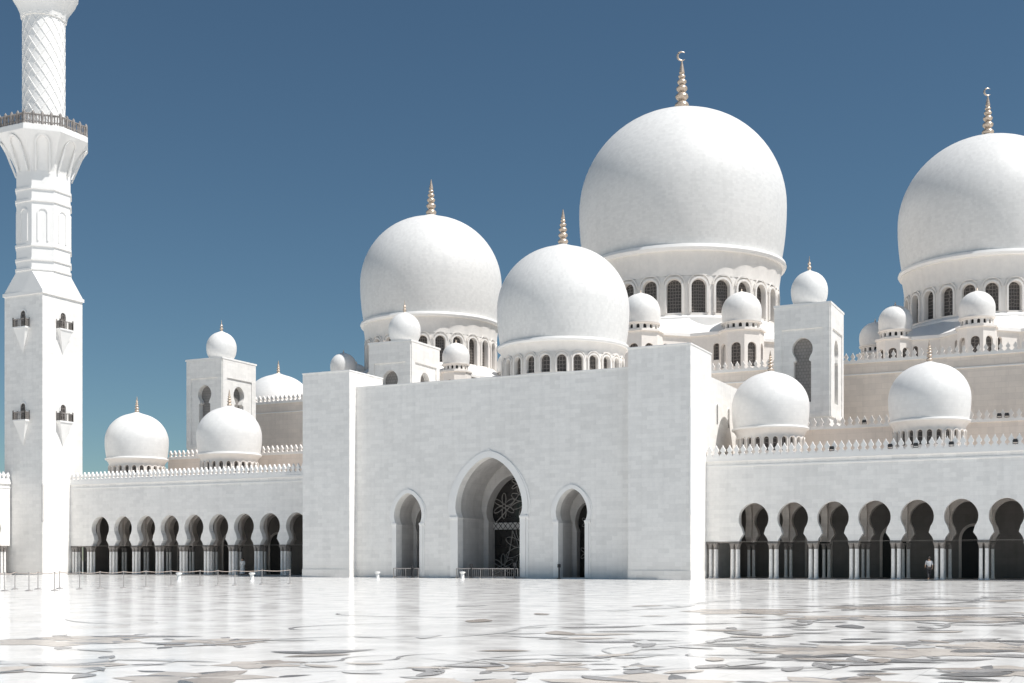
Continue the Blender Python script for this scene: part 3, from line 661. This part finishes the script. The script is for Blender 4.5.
# ------------------------------------------------------------------ star-shaped domed pavilions on the hall roof
def star_pts(cx, cy, r):
    ri = r*math.cos(PI/4)/math.cos(PI/8); return [(cx+(r if i % 2 == 0 else ri)*math.cos(i*PI/8), cy+(r if i % 2 == 0 else ri)*math.sin(i*PI/8)) for i in range(16)]
def edge_map(a, b):
    ax, ay = a; bx, by = b; L_ = math.hypot(bx-ax, by-ay); tx, ty = (bx-ax)/L_, (by-ay)/L_; nx, ny = ty, -tx   # outward for a CCW ring
    return (lambda u, h, d: (ax+tx*(u+L_/2)-nx*d, ay+ty*(u+L_/2)-ny*d, h)), L_
def pavilion(label, cx, cy, Rd, zroof, zstar, zdrum, zrim, Rdr, N, wz0, wz1, wh, rs, Rt, fs, cres):
    root = thing('domed_pavilion', label, 'dome', (cx, cy, zroof))
    pts = star_pts(cx, cy, rs); ri = Rdr+.35
    wl = MB(); wins = []
    for i in range(16):
        mp, L_ = edge_map(pts[i], pts[(i+1) % 16])
        tip = (1 if i % 2 == 0 else -1)            # tip sits at u = -L/2 (even) or +L/2 (odd)
        split = L_*.04*tip
        prof = round_arch(.36*Rd/13, zstar-.42*(zstar-zroof), zstar-.19*(zstar-zroof), .36*Rd/13, 5)
        m2 = (lambda mp, s_: (lambda u, h, d: mp(u+s_, h, d)))(mp, split)
        bay(wl, m2, L_/2+split, L_/2-split, zroof, zstar, prof, .35, back=False); wins.append((m2, prof))
    base = wl.build('star_base', M['drum'], root)
    for m2, prof in wins: wb = MB(); pane(wb, m2, prof, .32); wb.build('window', M['lattice'], base)
    rf = MB(); n = 16; out = star_pts(cx, cy, rs+.35)
    ring = [(cx+ri*math.cos(i*PI/8), cy+ri*math.sin(i*PI/8)) for i in range(16)]
    rf.add([(x, y, zstar) for x, y in out]+[(x, y, zstar+.35) for x, y in out]+[(x, y, zdrum) for x, y in ring], 
           [(i, (i+1) % n, n+(i+1) % n, n+i) for i in range(n)]+[(n+i, n+(i+1) % n, 2*n+(i+1) % n, 2*n+i) for i in range(n)]+[tuple(range(n-1, -1, -1)), tuple(range(2*n, 3*n))])
    rf.build('sloping_roof', M['smooth'], root)
    b = MB(); b.lathe(cx, cy, [(Rdr+.4, zdrum-1.2), (Rdr+.4, zdrum+.1), (Rdr+.1, zdrum+.35), (Rdr+.02, zdrum+.4)], 96); b.build('drum_base', M['smooth'], root)
    drum(root, cx, cy, Rd, Rdr, zdrum+.3, zrim-.1, N, wz0, wz1, wh, M['drum'])
    big_dome(root, cx, cy, Rd, zrim, fs, cres)
    for k in range(8):                               # octagonal turrets on the star's points
        a = k*PI/4; tx, ty = cx+(rs-Rt*.62)*math.cos(a), cy+(rs-Rt*.62)*math.sin(a)
        o8 = lambda q: [(tx+q*math.cos(PI/8+j*PI/4), ty+q*math.sin(PI/8+j*PI/4)) for j in range(8)]
        bod = MB(); P8 = o8(Rt*1.12); zt = zstar+.12
        wpr = round_arch(Rt*.24, zstar-.58*(zstar-zroof), zstar-.26*(zstar-zroof), Rt*.24, 5); wl2 = []
        for j in range(8):
            mp, L_ = edge_map(P8[j], P8[(j+1) % 8]); bay(bod, mp, L_/2, L_/2, zroof, zt, wpr, .3, back=False); wl2.append(mp)
        t_ = bod.build('turret', M['drum'], root)
        for j in (5, 6, 7): wb = MB(); pane(wb, wl2[j], wpr, .26); wb.build('turret_window', M['lattice'], t_)
        cp = MB(); cp.prism(o8(Rt*1.22), zt, zt+.22); rc_ = Rt*.9; sg_ = 2*PI*rc_/16
        for j in range(16): bay(cp, cyl(tx, ty, rc_, 2*PI*(j+.5)/16), sg_/2, sg_/2, zt+.22, zt+.97, round_arch(Rt*.085, zt+.4, zt+.7, Rt*.085, 3), .2, 1, back=False)
        cp.lathe(tx, ty, [(Rt*.88, zt+.96), (Rt*1.0, zt+1.0), (Rt*1.02, zt+1.15), (Rt*.93, zt+1.2)], 32); cp.build('turret_cap', M['drum'], t_)
        pc = MB(); pc.lathe(tx, ty, [(rc_-.19, zt+.23), (rc_-.19, zt+.95)], 24); pc.build('turret_core', M['black'], t_)
        td = MB(); td.lathe(tx, ty, dome_profile(Rt, zt+1.15, 1.55), 40); td.build('turret_dome', M['small_dome'], t_, 40, (tx, ty, zt))
        fz = zt+1.15+1.55*Rt; ft = MB(); ft.lathe(tx, ty, [(.14, fz-.06), (.06, fz+.05), (.1, fz+.14), (.05, fz+.22), (.07, fz+.3), (.02, fz+.38), (.01, fz+.55)], 10); ft.build('turret_finial', M['gold'], t_)
    return root
ZR = 20.75
pavilion('largest central white dome on a windowed drum ringed by small turret domes', -49.2, 149.6, 13.05, ZR, 27.7, 30.0, 38.3, 12.0, 26, 30.7, 34.65, .86, 16.6, 2.3, 1.78, True)
pavilion('great white dome on a windowed drum, cut off by the right edge', -12.7, 149, 9.8, ZR, 25.6, 27.6, 34.4, 8.95, 24, 28.2, 31.3, .66, 13.6, 1.82, 1.3, True)
pavilion('great white dome left of the entrance dome, behind a square tower', -85.6, 149, 9.87, ZR, 25.8, 27.4, 34.2, 9.1, 24, 27.9, 31.4, .66, 13.5, 1.8, 1.42, False)

# ------------------------------------------------------------------ square towers
def tower(label):
    root = thing('square_tower', label, 'tower', (0, 0, 0), 'square towers with one small dome')
    hx, hy, H = 2.58, 3.0, 24.8
    wl = MB(); kp = keyhole(.82, 16.0, 19.9, .62, .98, 20.85, .08, 12)
    for mp, hf in ((plane_y(-hy), hx), ((lambda u, h, d: (hx-d, u, h)), hy), ((lambda u, h, d: (-hx+d, u, h)), hy)): bay(wl, mp, hf, hf, 0, H, kp, .7, back=False)
    wl.quad((-hx, hy, 0), (hx, hy, 0), (hx, hy, H), (-hx, hy, H)); wl.quad((-hx, -hy, H), (hx, -hy, H), (hx, hy, H), (-hx, hy, H)); wl.build('tower_wall', M['wall'], root)
    for mp, hf in ((plane_y(-hy), hx), ((lambda u, h, d: (hx-d, u, h)), hy), ((lambda u, h, d: (-hx+d, u, h)), hy)):
        nb = MB(); pane(nb, mp, kp, .66); nb.build('niche', M['niche'], root)
        fr = MB()
        def bar(a, b_, z0, z1):
            P = [mp(u, z, d) for z in (z0, z1) for d in (-.12, .01) for u in (a, b_)]
            fr.add(P, [(0, 2, 3, 1), (4, 5, 7, 6), (0, 1, 5, 4), (2, 6, 7, 3), (0, 4, 6, 2), (1, 3, 7, 5)])
        q = hf*.74; w_ = hf*.24
        bar(-hf, -hf+w_, 15.0, 22.7); bar(hf-w_, hf, 15.0, 22.7); bar(-hf, hf, 22.7, H-.01); bar(-hf, hf, 14.6, 15.0)
        fr.build('frame', M['wall'], root)
    c = MB(); c.box(-hx-.16, hx+.16, -hy-.16, hy+.16, H, H+.2); c.lathe(0, 0, [(1.75, H+.2), (1.75, H+.4), (1.45, H+.55)], 40); c.build('coping', M['smooth'], root)
    d = MB(); Rd = 1.76; p = [(1.3, H+.5), (1.5, H+.75), (1.67, H+1.15), (1.74, H+1.55), (Rd, H+1.9)]
    for i in range(1, 15):
        a = PI/2*i/14; p.append((max(Rd*math.cos(a), .03), H+1.9+1.85*math.sin(a)+(.02*(i-11)**2 if i > 11 else 0)))
    d.lathe(0, 0, p, 48); do = d.build('dome', M['small_dome'], root, 40)
    f = MB(); z = H+3.88; f.lathe(0, 0, [(.3, z-.2), (.12, z+.05), (.22, z+.25), (.1, z+.42), (.16, z+.6), (.06, z+.8), (.015, z+1.3)], 12); f.build('finial', M['gold'], do)
    return root
t0 = tower('square white tower with small dome, standing alone at left above the left arcade'); t0.location = (-94.6, 115, 0)
t1 = copy_tree(t0); t1.location = (-69.4, 115, 0); t1['label'] = 'square white tower with small dome rising behind the entrance block, before a great dome'
t2 = copy_tree(t0); t2.location = (-25.4, 115, 0); t2['label'] = 'square white tower with small dome right of the largest dome, above the right arcade'
t2.scale = (.96, .96, 1)

# ------------------------------------------------------------------ minaret
mx, my, mh = -104.5, 97.4, 2.8
root = thing('minaret', 'tall white minaret with square base, octagonal stage and round spiral-patterned shaft above a balcony', 'minaret', (mx, my, 0))
b = MB(); b.box(mx-mh, mx+mh, my-mh, my+mh, 0, 29.9); b.build('square_shaft', M['wall'], root)
sq = [(1, -1), (1, 1), (-1, 1), (-1, -1)]
def oct_pts(r_, cx=mx, cy=my): return [(cx+r_/math.cos(PI/8)*math.cos(PI/8+i*PI/4), cy+r_/math.cos(PI/8)*math.sin(PI/8+i*PI/4)) for i in range(8)]
b = MB(); b.box(mx-mh-.14, mx+mh+.14, my-mh-.14, my+mh+.14, 29.9, 30.25)
# chamfered transition square -> octagon
O = oct_pts(2.72); c_ = mh+.05; Q = [(mx+c_*sx, my+c_*sy) for sx, sy in ((1, 1), (-1, 1), (-1, -1), (1, -1))]
vs = [(x, y, 30.25) for x, y in Q]+[(x, y, 32.5) for x, y in O]
fs = []
for k in range(4):
    i0, i1 = 2*k, (2*k+1)
    # octagon vertices i0 (22.5+90k) and i1 (67.5+90k) hang over corner k
    fs.append((k, 4+i1, 4+i0)); fs.append((k, (k+1) % 4, 4+(i1+1) % 8, 4+i1))
b.add(vs, fs); b.build('chamfer', M['smooth'], root)
b = MB(); b.prism(oct_pts(2.72), 32.5, 43.2); 
for z in (32.55, 33.6, 35.1, 39.9, 41.2): b.prism(oct_pts(2.84), z, z+.22)
st = b.build('octagonal_stage', M['smooth'], root)
O = oct_pts(2.72)
for j in range(8):
    mp, L_ = edge_map(O[j], O[(j+1) % 8]); q = MB(); moulding(q, mp, round_arch(.42, 35.7, 38.7, .42, 6), .14, .08); q.build('panel_moulding', M['smooth'], st)
# corbelled flare with scooped niches
b = MB(); prof = [(2.72, 42.6), (2.78, 43.3), (3.0, 44.2), (3.4, 45.1), (3.95, 46.0), (4.45, 46.7), (4.62, 46.95), (4.62, 47.5), (4.5, 47.6)]
vs = []; n = 8
for r_, z in prof: vs += [(x, y, z) for x, y in oct_pts(r_*.98)]
fs = [(j*n+i, j*n+(i+1) % n, (j+1)*n+(i+1) % n, (j+1)*n+i) for j in range(len(prof)-1) for i in range(n)]+[tuple((len(prof)-1)*n+i for i in range(n))]
b.add(vs, fs); fl = b.build('flared_corbel', M['smooth'], root)
for j in range(8):
    q = MB(); a = j*PI/4
    def mpf(u, h, d, a=a):
        t = min(1, max(0, (h-42.8)/4.0)); r_ = 2.72+(1.75*t**1.6)+.03-d
        return (mx+r_*math.cos(a)-u*math.sin(a), my+r_*math.sin(a)+u*math.cos(a), h)
    moulding(q, mpf, round_arch(.62, 43.1, 45.7, .75, 7), .17, .14); q.build('niche_moulding', M['smooth'], fl)
# balcony rail with little posts
b = MB(); P = oct_pts(4.35)
for j in range(8):
    (x0, y0), (x1, y1) = P[j], P[(j+1) % 8]
    b.tube([(x0, y0, 48.6), (x1, y1, 48.6)], .10, 6); b.tube([(x0, y0, 47.85), (x1, y1, 47.85)], .07, 6)
    for i in range(12):
        t = i/12; x, y = x0+(x1-x0)*t, y0+(y1-y0)*t; rr = .17 if i % 3 == 0 else .09
        b.lathe(x, y, [(rr, 47.6), (rr*.7, 48.1), (rr, 48.6), (rr*.9, 48.8 if i % 3 == 0 else 48.6), (.02, 49.0 if i % 3 == 0 else 48.7)], 8)
b.build('balcony_rail', M['rail'], root)
b = MB(); b.lathe(mx, my, [(2.4, 47.6), (2.4, 48.4), (2.16, 48.5), (2.16, 60.3), (2.35, 60.4)], 64); cs = b.build('round_shaft', M['smooth'], root)
b = MB()
for k in range(14):
    for dr_, rad in ((-1, .055), (1, .05)):
        P = []
        for i in range(41):
            t = i/40; a = 2*PI*k/14+dr_*t*PI*1.15; P.append((mx+2.17*math.cos(a), my+2.17*math.sin(a), 48.5+11.8*t))
        b.tube(P, rad, 5)
b.build('spiral_ribs', M['smooth'], cs)
b = MB(); b.lathe(mx, my, [(2.3, 60.2), (2.4, 60.8), (2.7, 61.5), (3.15, 62.2), (3.45, 62.7), (3.55, 62.9), (3.55, 63.5), (3.5, 63.6)], 32, lambda a, z: 1+(.02*math.cos(a*16) if z < 62.8 else 0)); b.build('upper_corbel', M['smooth'], root)
b = MB()
for i in range(24):
    a = 2*PI*i/24; b.lathe(mx+3.5*math.cos(a), my+3.5*math.sin(a), [(.08, 63.6), (.06, 64.2), (.1, 64.8), (.02, 65.0)], 6)
b.tube([(mx+3.5*math.cos(2*PI*i/24), my+3.5*math.sin(2*PI*i/24), 64.5) for i in range(24)], .07, 6, True); b.build('upper_balcony_rail', M['cap'], root)
b = MB(); b.lathe(mx, my, [(1.2, 63.6), (1.2, 71)], 24)
for i in range(8):
    a = 2*PI*i/8; b.lathe(mx+1.9*math.cos(a), my+1.9*math.sin(a), [(.2, 63.6), (.17, 64), (.15, 69.2), (.28, 69.8)], 10)
b.lathe(mx, my, [(2.2, 69.8), (2.2, 70.6), (2.4, 71.0), (2.1, 71.2)], 32); b.build('lantern', M['smooth'], root)
b = MB(); b.lathe(mx, my, dome_profile(2.0, 71.2, 1.7), 40); lo_ = b.build('cap_dome', M['gold'], root); finial(lo_, mx, my, 74.6, .7)
# slit at the corner and four small balconies on each visible face
b = MB(); b.lathe(mx+mh, my-mh, [(.08, 5.6), (.12, 5.75), (.1, 6.0), (.1, 9.2), (.12, 9.5), (.06, 9.7)], 12); b.build('corner_shaft', M['reveal'], root)
for z in (26.3, 16.4):
    for mp in (plane_y(my-mh, mx), plane_x(mx+mh, my), (lambda u, h, d: (mx-mh+d, my+u, h))):
        k = MB(); W = .95
        P = [mp(u, zz, d) for zz in (z, z+.16) for d in (-.62, 0) for u in (-W, W)]
        k.add(P, [(0, 2, 3, 1), (4, 5, 7, 6), (0, 1, 5, 4), (2, 6, 7, 3), (0, 4, 6, 2), (1, 3, 7, 5)])
        k.add([mp(-W*.92, z, -.56), mp(W*.92, z, -.56), mp(W*.92, z, 0), mp(-W*.92, z, 0), mp(0, z-2.6, -.02)], [(0, 1, 4), (1, 2, 4), (2, 3, 4), (3, 0, 4)])
        o = k.build('window_balcony', M['smooth'], root)
        r_ = MB()
        for (u0, d0, u1, d1) in ((-W+.06, -.56, W-.06, -.56), (-W+.06, -.56, -W+.06, 0), (W-.06, -.56, W-.06, 0)):
            r_.tube([mp(u0, z+.95, d0), mp(u1, z+.95, d1)], .05, 5)
            for i in range(7):
                t = i/6; r_.tube([mp(u0+(u1-u0)*t, z+.16, d0+(d1-d0)*t), mp(u0+(u1-u0)*t, z+(1.15 if i in (0, 6) else .95), d0+(d1-d0)*t)], .07 if i in (0, 6) else .04, 5)
        r_.build('railing', M['cap'], o)
        dd = MB(); pane(dd, mp, round_arch(.36, z+.16, z+1.55, .4, 6), -.012, 0); dd.build('balcony_door', M['lattice'], o)
        dm = MB(); moulding(dm, mp, round_arch(.38, z+.16, z+1.55, .42, 6), .14, .08); dm.build('door_moulding', M['smooth'], o)

# ------------------------------------------------------------------ small objects
# rope stanchions in the courtyard, left
def stanchion():
    root = thing('stanchion', 'x', 'stanchion', (0, 0, 0), 'rope stanchions in front of the left arcade')
    b = MB(); b.lathe(0, 0, [(.19, 0), (.19, .025), (.06, .06), (.03, .08)], 16); b.build('foot', M['steel'], root)
    b = MB(); b.lathe(0, 0, [(.024, .06), (.022, .9), (.036, .91), (.036, .96), (.015, .98)], 12); b.build('post', M['steel'], root)
    return root
posts = [(-14, 591), (4.8, 591), (15, 589.3), (29, 591), (38, 589.3), (54.7, 590.6), (59.7, 588.6), (79.6, 589.3), (100, 588.6), (123.5, 588), (146, 587), (171, 586.4), (200, 586), (218, 585.6), (235, 585.4), (262, 584.6), (290, 584)]
proto = stanchion(); spots = [ground(*p) for p in posts]
words = ['at the left edge of the photo', 'leftmost whole one', 'before the arcade wing left of the minaret', 'before the shaded minaret face, nearer one', 'before the shaded minaret face, farther one', 'at the sunlit minaret face, nearer of a close pair', 'at the sunlit minaret face, farther of a close pair',
         'just right of the minaret', 'before the first whole arch of the left arcade', 'before the second arch of the left arcade', 'before the third arch of the left arcade', 'left of the first white bollard', 'right of the first white bollard', 'midway between the two white bollards', 'left of the second white bollard', 'right of the second white bollard', 'beside the left pylon of the entrance block']
for i, (x, y) in enumerate(spots):
    o = proto if i == 0 else copy_tree(proto); o.location = (x, y, 0); o['label'] = 'thin steel rope stanchion, '+words[i]
for i in range(len(spots)-1):
    (x0, y0), (x1, y1) = spots[i], spots[i+1]
    b = MB(); b.tube([(x0+(x1-x0)*t/10, y0+(y1-y0)*t/10, .93-.06*math.sin(PI*t/10)) for t in range(11)], .018, 6)
    o = b.build('rope', M['belt']); o = tag(o, 'tan rope from the stanchion '+words[i], 'rope', 'ropes between the stanchions')
# white bollard lights
pb = None
for (px, py, lab) in ((179, 580.5, 'small white bollard light before the left arcade, the left one of two'), (252, 580.5, 'small white bollard light before the left arcade, the right one of two'),
                      (377.5, 579, 'small white bollard light at the foot of the entrance block, left of the left doorway'), (462.5, 579, 'small white bollard light beside the barrier of the large central doorway')):
    if pb is None:
        root = thing('bollard_light', lab, 'bollard', (0, 0, 0), 'white bollard lights'); pb = root
        b = MB(); b.lathe(0, 0, [(.18, 0), (.15, .05), (.14, .46)], 20); b.build('stem', M['white'], root)
        b = MB(); b.lathe(0, 0, [(.15, .46), (.24, .52), (.24, .6), (.1, .63)], 20); b.build('cap', M['white'], root)
    else: root = copy_tree(pb); root['label'] = lab
    x, y = ground(px, py); root.location = (x, y, 0)
# low barriers before the doorways
def barrier(label, x0, x1, y):
    root = thing('barrier', label, 'barrier', ((x0+x1)/2, y, 0), 'low barriers before the doorways')
    n = max(2, round((x1-x0)/1.1))
    b = MB(); b.tube([(x0, y, .85), (x1, y, .85)], .04, 6); b.tube([(x0, y, .12), (x1, y, .12)], .03, 6); b.build('rail', M['steel'], root)
    for i in range(n+1):
        x = x0+(x1-x0)*i/n; b = MB(); b.tube([(x, y, 0), (x, y, .85)], .045, 6); b.box(x-.07, x+.07, y-.2, y+.2, 0, .04); b.build('post', M['steel'], root)
    for i in range(n):
        a = x0+(x1-x0)*(i+.18)/n; c = x0+(x1-x0)*(i+.82)/n
        b = MB()
        for k in range(5): b.tube([(a+(c-a)*k/4, y, .12), (a+(c-a)*k/4, y, .85)], .018, 4)
        b.build('bars', M['steel'], root)
barrier('low steel barrier across the large central doorway', -52.0, -46.0, 95.0)
barrier('low steel barrier across the left doorway of the entrance block', -58.5, -55.9, 95.0)
for (x, y, h, lab) in ((-50.4, 94.75, 1.25, 'black upright post at the left third of the central doorway'), (-46.2, 94.8, 1.35, 'black upright post at the right side of the central doorway'), (-56.4, 94.8, 1.1, 'black upright post at the left doorway of the entrance block'), (-42.1, 95.0, 1.25, 'black upright post inside the right doorway')):
    root = thing('black_post', lab, 'post', (x, y, 0), 'black posts by the doorways')
    b = MB(); b.lathe(x, y, [(.2, 0), (.2, .04), (.06, .08)], 14); b.build('foot', M['charcoal'], root)
    b = MB(); b.lathe(x, y, [(.06, .08), (.06, h-.3), (.14, h-.28), (.14, h), (.05, h+.02)], 14); b.build('shaft', M['charcoal'], root)
# floodlights along the parapets
fl = None; k = 0
def at_y(px, Y):
    t = (px-512)/F; return Y*(t*CT-ST)/(CT+t*ST)
for (px, Y, z, lab) in ((832, 98.3, 10.28, 'leftmost on the right arcade parapet, between its two domes'), (890.5, 98.3, 10.28, 'on the arcade parapet below the left side of the rightmost small dome'), (916, 98.3, 10.28, 'on the arcade parapet below the middle of the rightmost small dome'),
                        (951.6, 98.3, 10.28, 'on the arcade parapet below the right side of the rightmost small dome'), (1015.5, 98.3, 10.28, 'on the arcade parapet at the right edge of the photo'),
                        (864.6, 108.7, 13.4, 'on the cream wall right of the square tower'), (999.4, 108.7, 13.4, 'on the cream wall at far right, left one of a close pair'), (1007, 108.7, 13.4, 'on the cream wall at far right, right one of a close pair')):
    x = at_y(px, Y)
    if fl is None:
        fl = root = thing('floodlight', '', 'floodlight', (0, 0, 0), 'floodlights on the parapets')
        b = MB(); b.box(-.15, .15, -.1, .08, .08, .32); b.build('housing', M['charcoal'], root)
        b = MB(); b.box(-.19, -.16, -.03, .03, 0, .24); b.box(.16, .19, -.03, .03, 0, .24); b.box(-.19, .19, -.03, .03, -.05, 0); b.build('bracket', M['charcoal'], root)
    else: root = copy_tree(fl)
    root.location = (x, Y-.12, z); root['label'] = 'small black floodlight '+lab

# ------------------------------------------------------------------ people
def person(label, x, y, head, h, robe, ztop=.1):
    root = bpy.data.objects.new('person', None); COL.objects.link(root); root.location = (x, y, ztop); root.rotation_euler = (0, 0, head)
    tag(root, label, 'person')
    k = h/1.75
    J = {'pel': (0, 0, .95), 'chest': (0, .0, 1.32), 'neck': (0, 0, 1.5), 'head': (0, -.02, 1.62), 'crown': (0, -.0, 1.72),
         'shl': (-.19, 0, 1.42), 'ell': (-.25, .10, 1.13), 'wrl': (-.24, -.02, .88), 'hal': (-.24, -.06, .79), 'shr': (.19, 0, 1.42), 'elr': (.25, -.06, 1.14), 'wrr': (.24, -.24, .95), 'har': (.23, -.32, .90),
         'hil': (-.1, 0, .9), 'knl': (-.1, -.16, .5), 'anl': (-.1, -.10, .09), 'tol': (-.1, -.27, .04), 'hir': (.1, 0, .9), 'knr': (.1, .04, .49), 'anr': (.1, .27, .11), 'tor': (.11, .12, .04)}
    rad = {'pel': .15, 'chest': .16, 'neck': .065, 'head': .098, 'crown': .075, 'shl': .07, 'ell': .045, 'wrl': .032, 'hal': .034, 'shr': .07, 'elr': .045, 'wrr': .032, 'har': .034,
           'hil': .095, 'knl': .06, 'anl': .04, 'tol': .035, 'hir': .095, 'knr': .06, 'anr': .04, 'tor': .035}
    E = [('pel', 'chest'), ('chest', 'neck'), ('neck', 'head'), ('head', 'crown'), ('chest', 'shl'), ('shl', 'ell'), ('ell', 'wrl'), ('wrl', 'hal'), ('chest', 'shr'), ('shr', 'elr'), ('elr', 'wrr'), ('wrr', 'har'),
         ('pel', 'hil'), ('hil', 'knl'), ('knl', 'anl'), ('anl', 'tol'), ('pel', 'hir'), ('hir', 'knr'), ('knr', 'anr'), ('anr', 'tor')]
    def skin(name, joints, edges, grow, m, parent):
        ids = {j: i for i, j in enumerate(joints)}
        me = bpy.data.meshes.new(name); me.from_pydata([[c*k for c in J[j]] for j in joints], [(ids[a], ids[b]) for a, b in edges], [])
        o = bpy.data.objects.new(name, me); COL.objects.link(o); o.parent = parent; me.materials.append(m)
        md = o.modifiers.new('skin', 'SKIN'); md.use_smooth_shade = True
        lay = me.skin_vertices[0] if me.skin_vertices else None
        if lay is None:
            bpy.context.view_layer.objects.active = o; bpy.context.view_layer.update(); lay = me.skin_vertices[0] if me.skin_vertices else None
        if lay:
            for j, i in ids.items():
                r_ = (rad[j]+grow)*k; lay.data[i].radius = (r_, r_)
            lay.data[0].use_root = True
        sb = o.modifiers.new('sub', 'SUBSURF'); sb.levels = 1; sb.render_levels = 2
        return o
    body = skin('body', list(J), E, 0, M['skin'], root)
    up = ['chest', 'pel', 'shl', 'ell', 'shr', 'elr']
    skin('shirt', ['chest', 'pel', 'shl', 'ell', 'shr', 'elr']+(['wrl', 'wrr'] if robe else []), [('pel', 'chest'), ('chest', 'shl'), ('shl', 'ell'), ('chest', 'shr'), ('shr', 'elr')]+([('ell', 'wrl'), ('elr', 'wrr')] if robe else []), .018, M['robe'] if robe else M['shirt'], root)
    if robe:
        g_ = MB(); n = 24; vs = []
        prof = [(.2, .17, 1.05), (.22, .2, .8), (.24, .26, .45), (.27, .34, .12)]
        for rx, ry, z in prof:
            for i in range(n): a = 2*PI*i/n; q = 1+.05*math.sin(5*a); vs.append((rx*q*math.cos(a)*k, ry*q*math.sin(a)*k, z*k))
        me = bpy.data.meshes.new('robe_skirt'); me.from_pydata(vs, [], [(j*n+i, j*n+(i+1) % n, (j+1)*n+(i+1) % n, (j+1)*n+i) for j in range(3) for i in range(n)]); me.materials.append(M['robe'])
        me.polygons.foreach_set('use_smooth', [True]*len(me.polygons)); o = bpy.data.objects.new('robe_skirt', me); COL.objects.link(o); o.parent = root
    else:
        skin('trousers', ['pel', 'hil', 'knl', 'anl', 'hir', 'knr', 'anr'], [('pel', 'hil'), ('hil', 'knl'), ('knl', 'anl'), ('pel', 'hir'), ('hir', 'knr'), ('knr', 'anr')], .02, M['trouser'], root)
    hb = MB(); hb.lathe(0, .015*k, [(.085*k, 1.60*k), (.112*k, 1.66*k), (.105*k, 1.73*k), (.06*k, 1.79*k), (.01, 1.8*k)], 16); 
    me_off = wloc(root); hb.v = [(a+me_off.x, b_+me_off.y, c+me_off.z) for a, b_, c in hb.v]; hb.build('hair', M['hair'], root)
x = at_y(929, 98.2); person('person in pale grey top and black trousers walking along the right arcade', x, 98.2, R(200), 1.72, False)
x = at_y(242.5, 98.9); person('person in a long white robe standing between columns of the left arcade', x, 98.9, R(20), 1.68, True)
